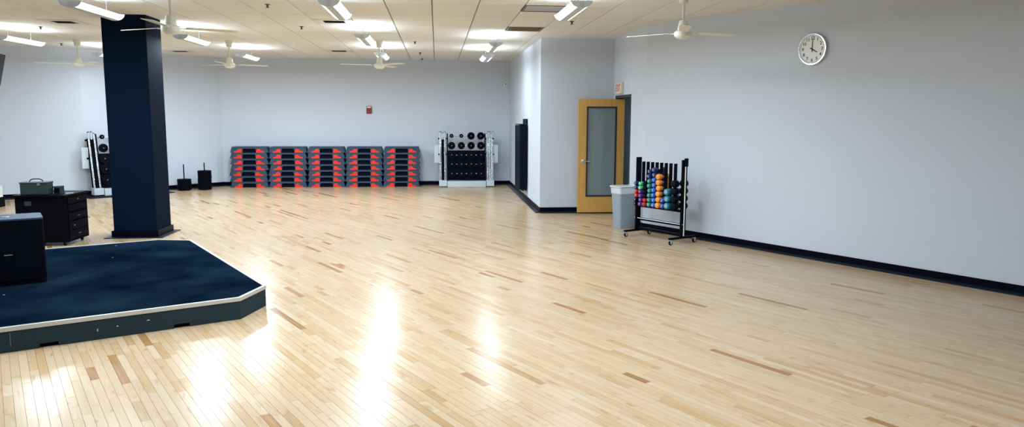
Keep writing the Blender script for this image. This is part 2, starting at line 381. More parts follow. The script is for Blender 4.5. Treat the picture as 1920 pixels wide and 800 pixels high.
# ------------------------------------------------------------------ ceiling
cl = MB(); cl.prism([off(i, T) for i in range(NR)], CE+.02, CE+.14, 'z')
cl.box(3.6, 5.4, 12.6, 15.0, 2.6, 2.7)
ceiling = tag(cl.obj('ceiling', M['grid']), 'beige suspended tile ceiling with narrow grid lines', 'ceiling', kind='structure')
GX, GY, GS = -.05, 12.737, .617
VENTS = {}   # (column index, half-row index) cells taken by vents
def cell(x, y): return math.floor((x-GX)/GS), math.floor((y-GY)/GS)
for nm, x, y in (('slot', -1.6, 12.4), ('slot', -2.2, 18.1), ('slot', -6.1, 13.1), ('slot', -6.1, 18.5), ('grey', 1.5, 10.5), ('brown', 1.8, 13.05)): VENTS[cell(x, y)] = nm
tiles = []
for k in range(-19, 16):
    for j in range(-15, 8):
        x0, x1 = GX+k*GS, GX+(k+1)*GS; rows = [(GY+2*j*GS, GY+(2*j+2)*GS)]
        c0, c1 = (k, 2*j), (k, 2*j+1)
        if c0 in VENTS: rows = [(GY+(2*j+1)*GS, GY+(2*j+2)*GS)]
        elif c1 in VENTS: rows = [(GY+2*j*GS, GY+(2*j+1)*GS)]
        for (y0, y1) in rows:
            if any(inside(x0+(x1-x0)*a, y0+(y1-y0)*b) for a in (.03, .5, .97) for b in (.03, .25, .5, .75, .97)): tiles.append((x0, x1, y0, y1))
def tile_geo(x0, x1, y0, y1, o=(0, 0)):
    g, c = .005, .004
    ox, oy = o
    vs = [(x-ox, y-oy, CE) for x, y in ((x0+g+c, y0+g+c), (x1-g-c, y0+g+c), (x1-g-c, y1-g-c), (x0+g+c, y1-g-c))]
    vs += [(x-ox, y-oy, CE+.015) for x, y in ((x0+g, y0+g), (x1-g, y0+g), (x1-g, y1-g), (x0+g, y1-g))]
    return vs, [(3, 2, 1, 0), (0, 1, 5, 4), (1, 2, 6, 5), (2, 3, 7, 6), (3, 0, 4, 7)]
ts = [score([(a, c, CE), (b, c, CE), (b, d, CE), (a, d, CE)]) for a, b, c, d in tiles]
big = set([i for i in sorted(range(len(tiles)), key=lambda i: -ts[i])[:300] if ts[i] > 0])
fv = []; ff = []; ft = []
for i, p in enumerate(tiles):
    t = random.uniform(0, .7)
    if i in big:
        c = ((p[0]+p[1])/2, (p[2]+p[3])/2); vs, fs = tile_geo(*p, o=c); me = bpy.data.meshes.new('ceiling_tile'); me.from_pydata(vs, [], fs); me.materials.append(M['tile'])
        attr(me, [t]*8, [t]*8); link('ceiling_tile', me, ceiling, (c[0], c[1], 0))
    else:
        vs, fs = tile_geo(*p); n = len(fv); fv += vs; ff += [tuple(k+n for k in q) for q in fs]; ft += [t]*8
me = bpy.data.meshes.new('tile_field'); me.from_pydata(fv, [], ff); me.materials.append(M['tile']); attr(me, ft, ft)
o = link('tile_field', me, ceiling); o['kind'] = 'stuff'; o['label'] = 'ceiling tiles outside the picture'

# ------------------------------------------------------------------ column
CX, CY = (-4.90, -4.27), (11.93, 12.55)
cm = MB(); cm.box(*CX, *CY, 0, CE+.01)
colm = tag(cm.obj('column', M['col'], bevel=.004), 'dark navy square column beside the stage', 'column', kind='structure')
b = MB(); e = .028
b.box(CX[0]-e, CX[1]+e, CY[0]-e, CY[1]+e, .0, .105); b.obj('column_base', M['base'], colm, bevel=.003)
b = MB(); e = .11
b.prism([(CX[0]-e, CY[0]-e), (CX[1]+e, CY[0]-e), (CX[1]+e, CY[1]+e), (CX[0]-e, CY[1]+e)], .0, .012, 'z'); b.obj('toe_strip', M['toe'], colm, bevel=.003)

# ------------------------------------------------------------------ doorway, door, exit sign, corridor
fr = MB()
fr.box(3.385, 3.545, 13.13, 13.18, 0, 2.25); fr.box(3.395, 3.545, 14.30, 14.34, 0, 2.25); fr.box(3.395, 3.545, 13.18, 14.3, 2.2, 2.25)
tag(fr.obj('trim_1', M['frame']), 'dark steel frame of the open doorway', 'door frame', kind='structure')
cw = MB(); cw.box(5.3, 5.4, 12.6, 15.0, 0, 2.6); cw.box(3.6, 5.3, 14.9, 15.0, 0, 2.6); cw.box(3.6, 5.3, 12.6, 12.7, 0, 2.6)
tag(cw.obj('wall_corridor', M['corr']), 'blue-grey corridor wall seen through the doorway', 'wall', kind='structure')
DX0, DX1, DY, DZ0, DZ1 = 2.67, 3.555, 14.245, .03, 2.185
dm = MB(); GX0, GX1, GZ0, GZ1 = 2.825, 3.41, .33, 2.045
dm.box(DX0, GX0, DY, DY+.045, DZ0, DZ1); dm.box(GX1, DX1, DY, DY+.045, DZ0, DZ1); dm.box(GX0, GX1, DY, DY+.045, DZ0, GZ0); dm.box(GX0, GX1, DY, DY+.045, GZ1, DZ1)
dleaf = tag(dm.obj('door_1', M['door']), 'open honey-coloured wooden door with a tall glass pane', 'door', kind='structure')
bd = MB(); w = .03
for (a, b2, c, d) in ((GX0, GX0+w, GZ0, GZ1), (GX1-w, GX1, GZ0, GZ1), (GX0+w, GX1-w, GZ0, GZ0+w), (GX0+w, GX1-w, GZ1-w, GZ1)): bd.box(a, b2, DY-.006, DY+.05, c, d)
bd.obj('glazing_bead', M['bead'], dleaf)
MB().box(GX0+w, GX1-w, DY+.018, DY+.026, GZ0+w, GZ1-w).obj('pane', M['pane'], dleaf)
h = MB(); h.lathe([(.034, 0), (.034, -.012), (.014, -.016), (.014, -.055), (0, -.055)], 20, 'y', (2.765, DY, 1.015)); h.tube([(2.765, DY-.05, 1.015), (2.80, DY-.054, 1.012), (2.90, DY-.05, 1.010)], [.013, .011, .008], 10)
h.obj('handle', M['chrome'], dleaf, smooth=40)
MB().box(DX1-.005, DX1, DY-.004, DY, 1.6, 1.75).obj('hinge', M['steel'], dleaf)
cl_ = thing('added_corridor_light', 'added unseen light panel brightening the corridor beyond the doorway', 'ceiling light', (4.45, 13.9, 2.6))  # added out-of-view panel that brightens the dark doorway
MB().box(-.3, .3, -.3, .3, -.03, -.001).obj('housing', M['white'], cl_); MB().box(-.27, .27, -.27, .27, -.034, -.03).obj('diffuser', M['lens'], cl_)
# exit sign on the doorway wall
es = thing('exit_sign', 'small white exit sign with red letters above the doorway', 'sign', (3.39, 13.89, 2.27))
MB().box(-.055, -.001, -.2, .2, 0, .205).obj('housing', M['signw'], es, bevel=.008)
MB().box(-.058, -.0545, -.18, .18, .02, .185).obj('face_panel', M['white'], es)
t = link('letters', text_mesh('EXIT', 'redl'), es, (-.0585, 0, .102)); t.rotation_euler = (pi/2, 0, -pi/2); t.scale = (.165, .185, .1)

# ------------------------------------------------------------------ stage
stg = thing('stage_platform', 'low dark stage with chamfered corners and a silver edge', 'stage', uv(US[0], (VS[0]+VS[1])/2))
SO = Vector(stg.location)
ch = .345
outline = [(US[0], VS[0]), (US[0], VS[1]-ch), (US[0]+ch+.03, VS[1]), (US[1]-ch+.06, VS[1]), (US[1], VS[1]-ch), (US[1], VS[0])]
def inset(poly, d):
    out = []; n = len(poly)
    for i in range(n):
        p = Vector(poly[i]); a = (p-Vector(poly[i-1])).normalized(); b_ = (Vector(poly[(i+1) % n])-p).normalized()
        na, nb = Vector((-a.y, a.x)), Vector((-b_.y, b_.x)); m_ = na+nb; out.append(p+m_*(d/(1+na.dot(nb))))
    return out
# sign of the inset: pick the one that shrinks
def shrink(poly, d):
    q = inset(poly, d); c = sum((Vector(p) for p in poly), Vector((0, 0)))/len(poly)
    return q if (q[0]-c).length < (Vector(poly[0])-c).length else inset(poly, -d)
SZ = .2
def loc2(p): x, y, _ = uv(p[0], p[1]); return (x-SO.x, y-SO.y)
deck = shrink(outline, .03)
MB().prism([loc2(p) for p in deck], .16, SZ, 'z').obj('deck', M['stage'], stg)
# skirt panels, one per side; the front one has two hand slots cut into its lower edge
sk = shrink(outline, .006); sk2 = shrink(outline, .03)
for i in range(6):
    a, b_, a2, b2 = sk[i], sk[(i+1) % 6], sk2[i], sk2[(i+1) % 6]
    if i == 0:     # front: outline in (length, height) with notches
        L_ = (b_-a).length
        # notch positions along the front edge, from the photograph's left to right
        prof = [(0, 0)]
        for c0 in (1.85, 2.85): prof += [(c0, 0), (c0, .035), (c0+.13, .035), (c0+.13, 0)]
        prof += [(L_, 0), (L_, .17), (0, .17)]
        k = len(prof); d1 = (b_-a)/L_; d2 = (b2-a2)/L_
        vs = [(*loc2(a+d1*s_), z_) for s_, z_ in prof]+[(*loc2(a+d1*s_+Vector((.024, 0))), z_) for s_, z_ in prof]
        MB().add(vs, [tuple(range(k)), tuple(reversed(range(k, 2*k)))]+[(q, k+q, k+(q+1) % k, (q+1) % k) for q in range(k)]).obj('skirt_panel', M['skirt'], stg)
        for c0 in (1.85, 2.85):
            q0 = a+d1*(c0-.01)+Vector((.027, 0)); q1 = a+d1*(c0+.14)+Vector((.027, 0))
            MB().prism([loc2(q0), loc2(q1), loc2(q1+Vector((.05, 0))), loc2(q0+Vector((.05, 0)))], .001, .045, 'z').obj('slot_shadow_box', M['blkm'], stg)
    else: MB().prism([loc2(p) for p in (a, b_, b2, a2)], 0, .17, 'z').obj('skirt_panel', M['skirt'], stg)
no = shrink(outline, 0.0001)
for i in range(6):
    a, b_, a2, b2 = Vector(outline[i]), Vector(outline[(i+1) % 6]), deck[i], deck[(i+1) % 6]
    MB().prism([loc2(p) for p in (a, b_, b2, a2)], .17, SZ+.004, 'z').obj('edge_nosing', M['nose'], stg)
# worn tan seam and pale scuffs on the front skirt
def scuff(s, z, w_, h_, m='paper'):
    a = sk[0]; d = (sk[1]-sk[0]).normalized(); q = a+d*s-Vector((.002, 0)); q2 = q+d*w_
    MB().prism([loc2(q), loc2(q2), loc2(q2+Vector((.003, 0))), loc2(q+Vector((.003, 0)))], z, z+h_, 'z').obj('scuff', M[m], stg)
M['tan'] = plain('tan_seam', (112, 100, 76), .8)
scuff(1.655, .045, .006, .11, 'tan'); scuff(2.26, .07, .006, .022); scuff(2.405, .09, .012, .006); scuff(2.64, .105, .02, .006)

# ------------------------------------------------------------------ loudspeaker on the stage
sb = thing('subwoofer', 'large black loudspeaker box standing on the dark stage', 'speaker', uv(8.72, .08, SZ), RAD(29.0))
def rrect(w, d, r, n=5):
    pts = []
    for cx, cy, a0 in ((w/2-r, d/2-r, 0), (-w/2+r, d/2-r, 90), (-w/2+r, -d/2+r, 180), (w/2-r, -d/2+r, 270)):
        pts += [(cx+r*cos(RAD(a0+90*k/n)), cy+r*sin(RAD(a0+90*k/n))) for k in range(n+1)]
    return pts
def shift(poly, dx, dy): return [(x+dx, y+dy) for x, y in poly]
MB().prism(shift(rrect(.65, .46, .05), 0, .23), .006, .635, 'z').obj('cabinet', M['blkm'], sb, smooth=40)
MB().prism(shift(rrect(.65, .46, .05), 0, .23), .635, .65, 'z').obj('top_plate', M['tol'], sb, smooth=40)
MB().prism(shift(rrect(.56, .02, .008), 0, -.006), .05, .6, 'z').obj('grille', M['blkm'], sb, smooth=40)
MB().lathe([(.035, .65), (.035, .654), (.024, .655), (.018, .648), (0, .648)], 20, 'z', (.02, .2, 0)).obj('pole_socket', M['steel'], sb, smooth=40)
MB().box(-.02, .05, -.019, -.015, .3, .308).obj('badge', M['steel'], sb)
for x in (-.28, .28):
    for y in (.06, .4): MB().lathe([(.02, 0), (.02, .007)], 12, 'z', (x, y, 0)).obj('foot', M['rub'], sb)

# ------------------------------------------------------------------ equipment rack case behind the stage and things on it
rc = thing('equipment_rack', 'black audio rack cabinet with devices on its side', 'cabinet', (-5.56, 11.2, 0))
MB().box(-.35, .33, 0, .66, .05, .70).obj('case', M['blkm'], rc, bevel=.006)
MB().box(-.37, .35, -.02, .68, .70, .73).obj('lid', M['blk'], rc, bevel=.005)
for k, (z0, z1, m_) in enumerate(((.09, .2, 'blk'), (.22, .33, 'blk'), (.36, .45, 'blk'), (.49, .57, 'blk'), (.60, .68, 'blk'))):
    dv = MB().box(.33, .345, .04, .62, z0, z1).obj('rack_unit', M[m_], rc, bevel=.003)
    if k in (1, 4): MB().lathe([(.012, 0), (.010, .010), (0, .010)], 12, 'x', (.345, .14+.05*k, (z0+z1)/2)).obj('knob', M['steel'], dv)
    if k in (0, 2): MB().box(.345, .348, .3, .3+.08, (z0+z1)/2-.006, (z0+z1)/2+.006).obj('display', M['steel'], dv)
MB().box(-.22, -.13, -.006, 0, .58, .64).obj('side_handle', M['bag'], rc)
for x in (-.28, .26):
    for y in (.06, .58): MB().lathe([(.03, -.012), (.03, .012)], 14, 'x', (x, y, .03)).obj('caster', M['tyre'], rc); MB().box(x-.015, x+.015, y-.01, y+.01, .03, .055).obj('caster_fork', M['castm'], rc)
tb = thing('tool_case', 'grey-green carry case with a top handle on the black cabinet', 'case', (-5.66, 11.32, .73), RAD(4))
MB().box(-.18, .18, -.1, .1, 0, .155).obj('case_body', M['bag'], tb, bevel=.012)
MB().box(-.185, .185, -.105, .105, .155, .18).obj('lid', M['bag'], tb, bevel=.008)
MB().tube([(-.09, 0, .178), (-.075, 0, .205), (-.04, 0, .218), (.04, 0, .218), (.075, 0, .205), (.09, 0, .178)], .007, 8).obj('handle', M['blk'], tb, smooth=50)
MB().box(.05, .09, -.11, -.104, .135, .165).obj('latch', M['steel'], tb)
sp = thing('small_dark_box', 'small dark open box beside the carry case', 'box', (-5.385, 11.37, .73))
MB().box(-.045, .045, -.06, .06, 0, .115).obj('box_body', M['bag'], sp, bevel=.004); MB().box(-.035, .035, -.064, -.058, .02, .09).obj('front_recess', M['blk'], sp)
MB().tube([(-.05, -.05, .11), (-.06, -.075, .06), (.03, -.08, .03)], .006, 8).obj('strap', M['blk'], sp)
pp = MB(); pp.box(-.05, .05, -.035, .035, 0, .003); tag(pp.obj('paper_sheet', M['paper'], None, (-5.29, 11.47, .731), RAD(20)), 'small pale sheet of paper on the black cabinet', 'paper')

# things at the far left edge
wb = thing('storage_bin', 'white bin on a black base at the far left edge', 'bin', (-8.95, 16.05, 0))
MB().box(-.2, .2, -.2, .2, .0, .2).obj('base_unit', M['blk'], wb, bevel=.01); MB().prism(rrect(.38, .38, .05), .2, .43, 'z').obj('white_box', M['white'], wb, smooth=40)
tv = thing('wall_monitor', 'dark tilted monitor hung under the ceiling at far left', 'monitor', (-8.3, 15.6, 3.01), RAD(-75))
s = MB(); s.hexa([(-.5, -.18, -.6), (.5, -.18, -.6), (.5, -.13, -.6), (-.5, -.13, -.6), (-.5, -.05, 0), (.5, -.05, 0), (.5, 0, 0), (-.5, 0, 0)]); s.obj('screen_panel', M['screen'], tv, bevel=.006)
MB().tube([(0, -.09, -.2), (0, -.16, -.1), (0, -.16, .309)], .02, 10).obj('ceiling_bracket', M['blk'], tv)

# ------------------------------------------------------------------ fluorescent pendants
def build_lamp():
    root = thing('pendant_lamp', '', 'ceiling light', group='fluorescent pendants')
    hw, dp, L_ = .118, .078, 1.22
    arc = [(-hw*cos(pi*k/16), -dp*sin(pi*k/16)) for k in range(17)]
    def shell(i0, i1, name, mat, y0, y1, out=0):
        mb = MB(); n = i1-i0+1
        o_ = [(x*(1+out), z*(1+out)) for x, z in arc[i0:i1+1]]; i_ = [(x*.93, z*.9) for x, z in arc[i0:i1+1]]
        mb.prism(o_+i_[::-1], y0, y1, 'y'); return mb.obj(name, M[mat], root, smooth=30)
    shell(1, 6, 'lens', 'lens', .012, L_-.012); shell(10, 15, 'lens', 'lens', .012, L_-.012)
    shell(6, 10, 'spine', 'lamp_grey', .012, L_-.012, .01)
    for s_ in (0, 1):
        mb = MB(); mb.prism([(x*1.03, z*1.03) for x, z in arc], s_*(L_-.012), s_*(L_-.012)+.012, 'y'); mb.obj('end_cap', M['cap'], root, smooth=30)
        MB().box(-.026, .026, -.004+s_*L_, .004+s_*L_, -dp*.95, -.004).obj('cap_rib', M['lamp_grey'], root)
    for x in (-.06, .06): MB().lathe([(.013, .03), (.013, L_-.03)], 12, 'y', (x, 0, -.012)).obj('tube', M['tube'], root, smooth=40)
    MB().box(-.03, .03, .02, L_-.02, -.055, -.042).obj('ballast_tray', M['white'], root)
    ld = bpy.data.lights.new('downlight', 'AREA'); ld.shape = 'RECTANGLE'; ld.size = .2; ld.size_y = L_-.06; ld.energy = DOWN_W; ld.color = LAMP_RGB; ld.spread = RAD(180)
    link('downlight', ld, root, (0, L_/2, -dp-.006))
    for y in (.25, L_-.25): MB().tube([(0, y, -.02), (0, y, .21)], .004, 8).obj('hanger', M['steel'], root)
    return root
LAMPS = [(-4.10, 9.2, 'pendant lamp nearest the dark column top, upper left'), (-7.07, 13.35, 'pendant lamp at the far left edge'), (-4.06, 12.8, 'pendant lamp behind the fan right of the dark column'),
         (-6.98, 16.7, 'pendant lamp half hidden by the left side of the column'), (-4.05, 16.5, 'pendant lamp just right of the fan near the angled wall'), (-1.18, 8.77, 'large pendant lamp at the top centre edge of the picture'),
         (-1.16, 12.33, 'pendant lamp in the middle of the centre row'), (-1.14, 15.86, 'pendant lamp behind the fan above the stacked steps'), (1.03, 13.4, 'pendant lamp above the barbell rack, nearer of two'),
         (1.08, 16.0, 'pendant lamp above the barbell rack, farther of two'), (1.61, 8.5, 'pendant lamp left of the fan by the clock wall'),
         (1.61, 4.9, 'pendant lamp above the open floor right of the camera'), (1.61, 1.3, 'pendant lamp nearest the camera on the right'), (-1.17, 5.2, 'pendant lamp above the open floor near the camera'), (-4.08, 5.5, 'pendant lamp above the front of the stage'), 
         (-7.07, 9.7, 'pendant lamp left of the stage')]
lamp0 = build_lamp(); LEVEL = {3: .35, 4: 1.55, 5: .85, 6: .85, 7: 1.3, 8: .25, 9: .25, 11: .7, 12: 1.4}
for i, (x, y, lb) in enumerate(LAMPS):
    lb = 'grey-capped glowing fluorescent '+lb
    if i == 0: lamp0.location = (x, y, 3.13); lamp0['label'] = lb
    else:
        q = dup(lamp0, (x, y, 3.13), 0, lb)
        if i in LEVEL:                                   # downlight energy tuned per lamp to set nearby wall and floor brightness
            for ch in q.children:
                if ch.type == 'LIGHT': ch.data = ch.data.copy(); ch.data.energy = DOWN_W*LEVEL[i]

# ------------------------------------------------------------------ ceiling fans
def build_fan():
    root = thing('ceiling_fan', '', 'ceiling fan', group='ceiling fans')       # origin: blade plane at hub
    MB().lathe([(.03, .33), (.052, .345), (.058, .40), (.075, .45), (.078, .47), (0, .47)], 20).obj('canopy', M['cream'], root, smooth=35)
    MB().tube([(0, 0, .12), (0, 0, .35)], .014, 12).obj('downrod', M['white'], root, smooth=40)
    MB().lathe([(.066, .02), (.064, .04), (.05, .13), (.044, .14), (0, .14)], 20).obj('motor_cup', M['cream'], root, smooth=35)
    MB().lathe([(.0, -.075), (.055, -.075), (.075, -.062), (.098, -.045), (.104, -.02), (.104, .005), (.085, .02), (0, .02)], 28).obj('hub', M['white'], root, smooth=35)
    for k in range(3):
        a = 2*pi*k/3; br = MB()
        br.box(.08, .2, -.02, .02, -.012, -.004)
        bo = br.obj('blade_arm', M['white'], root, rz=a)
        bl = MB(); tl = RAD(-7); P = []
        for (x, hw) in ((.16, .045), (.22, .055), (.68, .066), (.745, .060), (.755, .04)):
            for s_ in (-1, 1):
                P.append((x, s_*hw*cos(tl), -.003+s_*hw*sin(tl)))
        n = len(P)//2; vs = P+[(x, y, z+.005) for x, y, z in P]; fs = []
        for i in range(n-1):
            fs += [(2*i, 2*i+1, 2*i+3, 2*i+2), (10+2*i, 10+2*i+2, 10+2*i+3, 10+2*i+1), (2*i, 2*i+2, 10+2*i+2, 10+2*i), (2*i+1, 10+2*i+1, 10+2*i+3, 2*i+3)]
        fs += [(0, 10, 11, 1), (8, 9, 19, 18)]
        MB().add(vs, fs).obj('blade', M['cream'], root, rz=a)
    return root
FANS = [((2.93, 8.99), 14, 'white three-blade ceiling fan left of the wall clock'), ((-3.03, 9.24), 30, 'white three-blade ceiling fan in front of the column top'), ((-7.02, 15.95), 199, 'white ceiling fan left of the column against the left wall'),
        ((-4.08, 15.76), 28, 'white ceiling fan right of the column by the angled wall'), ((-1.12, 15.44), 70, 'white ceiling fan above the stacked steps')]
fan0 = build_fan()
for i, ((x, y), a, lb) in enumerate(FANS):
    if i == 0: fan0.location = (x, y, 2.852); fan0.rotation_euler.z = RAD(a); fan0['label'] = lb
    else: dup(fan0, (x, y, 2.852), RAD(a), lb)

# ------------------------------------------------------------------ vents and sprinklers
VL = {cell(-1.6, 12.4): 'square ceiling vent with dark slots beside the large centre lamp', cell(-2.2, 18.1): 'small distant ceiling vent above the stacked steps', cell(-6.1, 13.1): 'square ceiling vent with dark slots left of the column',
      cell(-6.1, 18.5): 'distant ceiling vent just right of the column', cell(1.5, 10.5): 'pale grey recessed ceiling panel left of the right lamp', cell(1.8, 13.05): 'brownish recessed return grille in the ceiling by the shaded wall'}
for (k, j), kind in VENTS.items():
    x0, y0 = GX+k*GS, GY+j*GS; cx, cy = x0+GS/2, y0+GS/2; h_ = GS/2-.006
    vt = thing('ceiling_vent', VL[(k, j)], 'vent', (cx, cy, CE), group='ceiling vents')
    fm = MB(); w = .03 if kind != 'slot' else .14
    for a, b_, c, d in ((-h_, h_, -h_, -h_+w), (-h_, h_, h_-w, h_), (-h_, -h_+w, -h_+w, h_-w), (h_-w, h_, -h_+w, h_-w)): fm.box(a, b_, c, d, -.004, .006)
    fm.obj('frame', M['vent'] if kind == 'slot' else M['grid'], vt)
    q = h_-w
    MB().box(-q, q, -q, q, .012, .016).obj('backing', M[{'slot': 'vdark', 'grey': 'vgrey', 'brown': 'brown'}[kind]], vt)
    if kind == 'slot':
        for s_ in (-.11, -.055, 0, .055, .11): MB().hexa([(-q, s_-.004, -.004), (q, s_-.004, -.004), (q, s_+.004, -.004), (-q, s_+.004, -.004), (-q, s_+.012, .011), (q, s_+.012, .011), (q, s_+.02, .011), (-q, s_+.02, .011)]).obj('louvre', M['vdark'], vt)
    else:
        for i in range(9): y = -q+.03+i*(2*q-.06)/8; MB().box(-q, q, y-.006, y+.006, .0, .01).obj('louvre', M[{'grey': 'vgrey', 'brown': 'brown'}[kind]], vt)
sp0 = thing('sprinkler_head', '', 'sprinkler', group='sprinkler heads')
MB().lathe([(.035, 0), (.035, -.006), (.014, -.01), (.012, -.04), (.026, -.042), (.026, -.046), (0, -.046)], 14).obj('sprinkler_body', M['spr'], sp0)
SPR = [(-2.23, 10.62, 'left of the large centre lamp'), (-2.22, 13.14, 'left of the middle centre lamp'), (-.42, 15.5, 'right of the centre lamps, nearest of three'), (-.37, 18.1, 'right of the centre lamps, middle of three'),
       (-.36, 19.9, 'right of the centre lamps, nearest the back wall'), (2.1, 11.89, 'right of the lamp by the clock wall'), (-6.62, 13.75, 'left of the column below the square vent'), (-7.75, 16.9, 'close to the far left wall')]
for i, (x, y, lb) in enumerate(SPR):
    if i == 0: sp0.location = (x, y, CE); sp0['label'] = 'small dark sprinkler head '+lb
    else: dup(sp0, (x, y, CE), 0, 'small dark sprinkler head '+lb)

# ------------------------------------------------------------------ wall clock
RA = Vector((.4848, -.8746, 0)); RN = Vector((-.8746, -.4848, 0))      # along the right wall, and off it into the room
ck = Vector((4.874, 9.556, 2.728)); ck -= RN*((ck-Vector((3.39, 12.2, 0))).dot(RN))
rz = math.atan2(RN.y, RN.x)+pi/2
cko = thing('wall_clock', 'round silver-rimmed wall clock showing four on the grey wall', 'clock', ck+RN*.002, rz)
MB().lathe([(.0, 0), (.19, 0), (.203, -.012), (.205, -.035), (.198, -.046), (.186, -.046), (.181, -.038), (.180, -.032), (0, -.032)], 64, 'y').obj('rim', M['chrome'], cko, smooth=35)
face = MB().lathe([(0, -.0322), (.179, -.0322), (.179, -.0335), (0, -.0335)], 64, 'y').obj('dial', M['clock'], cko)
for h_ in range(1, 13):
    a = RAD(90-30*h_); t = link('numeral', text_mesh(str(h_), 'ink'), face, (.138*cos(a), -.0342, .138*sin(a))); t.rotation_euler = (pi/2, 0, 0); t.scale = (.058, .058, .05)
for k in range(60):
    a = 2*pi*k/60; w = .0022 if k % 5 else .0035
    MB().hexa([(x*cos(a)-z*sin(a), y, x*sin(a)+z*cos(a)) for (x, y, z) in ((.166, -.0336, -w), (.174, -.0336, -w), (.174, -.0336, w), (.166, -.0336, w), (.166, -.0345, -w), (.174, -.0345, -w), (.174, -.0345, w), (.166, -.0345, w))]).obj('minute_mark', M['ink'], face)
def hand(ang, l, w, nm, y):
    a = RAD(90-ang); p = [(-.035, -w), (l, -w*.6), (l, w*.6), (-.035, w)]
    MB().prism([(x*cos(a)-z*sin(a), x*sin(a)+z*cos(a)) for x, z in p], y, y-.002, 'y').obj(nm, M['ink'], cko)
hand(0.5, .128, .0065, 'minute_hand', -.0385); hand(119, .085, .008, 'hour_hand', -.036)
MB().lathe([(.01, -.0335), (.01, -.042), (0, -.042)], 16, 'y').obj('hand_pin', M['ink'], cko)
MB().lathe([(0, -.0432), (.184, -.0432), (.184, -.0445), (0, -.0445)], 48, 'y').obj('glass_cover', M['glass'], cko)

# ------------------------------------------------------------------ wall fittings
fa = thing('fire_alarm', 'small red fire alarm with a white strip on the back wall', 'alarm', (-1.786, 20.599, 1.91))
MB().box(-.068, .068, -.045, 0, 0, .195).obj('housing', M['red'], fa, bevel=.006); MB().box(-.055, .055, -.052, -.045, .15, .182).obj('strobe_lens', M['white'], fa, bevel=.003); MB().box(-.045, .045, -.048, -.045, .03, .12).obj('speaker_grille', M['red'], fa)
th = thing('wall_sensor', 'small white box high on the back wall near the corner', 'sensor', (1.853, 20.599, 2.65))
MB().box(-.04, .04, -.02, 0, 0, .125).obj('cover_plate', M['white'], th, bevel=.005); MB().box(-.012, .012, -.024, -.02, .04, .085).obj('slot', M['ink'], th)

# ------------------------------------------------------------------ aerobic steps: five stacks of seven
st0 = thing('aerobic_step', '', 'step bench', group='stacked aerobic steps')
prof = [(-.480, 0), (-.436, .144), (.436, .144), (.480, 0), (.172, 0), (.150, .104), (-.150, .104), (-.172, 0)]
MB().prism(prof, -.19, .19, 'y').obj('frame', M['sgrey'], st0)
MB().prism([(-.440, .144), (-.436, .1495), (.436, .1495), (.440, .144)], -.195, .195, 'y').obj('tread', M['stop'], st0)
MB().box(-.168, .168, -.15, .19, .002, .103).obj('recess_shade', M['sdark'], st0)  # solid dark block stands in for the shade inside the opening
for s_ in (-1, 1):
    r_ = [(-.385, .001), (-.372, .038), (-.305, .047), (-.268, .096), (-.195, .098), (-.168, .001)]
    MB().prism([(s_*x, z) for x, z in r_], -.197, -.19, 'y').obj('riser', M['orange'], st0)
JX = [.0, -.012, -.006, -.012, -.045, -.034, -.022]     # how far each layer is pushed sideways, top to bottom
JX2 = [[0]*7, [0, -.006, .0, .004, -.03, -.03, -.022], [0, -.004, -.004, .0, .0, -.01, -.014], [0, -.004, -.01, .0, -.01, -.02, -.018], [.0, -.004, -.012, -.012, -.012, -.016, -.028]]
SN = ['leftmost', 'second', 'middle', 'fourth', 'rightmost']; first = True
for c in range(5):
    for r in range(7):
        x = -4.808+.972*c+(JX[r] if c == 0 else JX2[c][r]); y = 20.28+random.uniform(-.006, .006); z = .15*(6-r)
        if r == 0 and c in (0, 2): z += 0.0
        pos = 'top' if r == 0 else ('bottom' if r == 6 else ORD[r]+' from top')
        lb = 'grey and orange aerobic step, %s of the %s stack' % (pos, SN[c])
        if first: st0.location = (x, y, z); st0['label'] = lb; first = False
        else: dup(st0, (x, y, z), 0, lb)

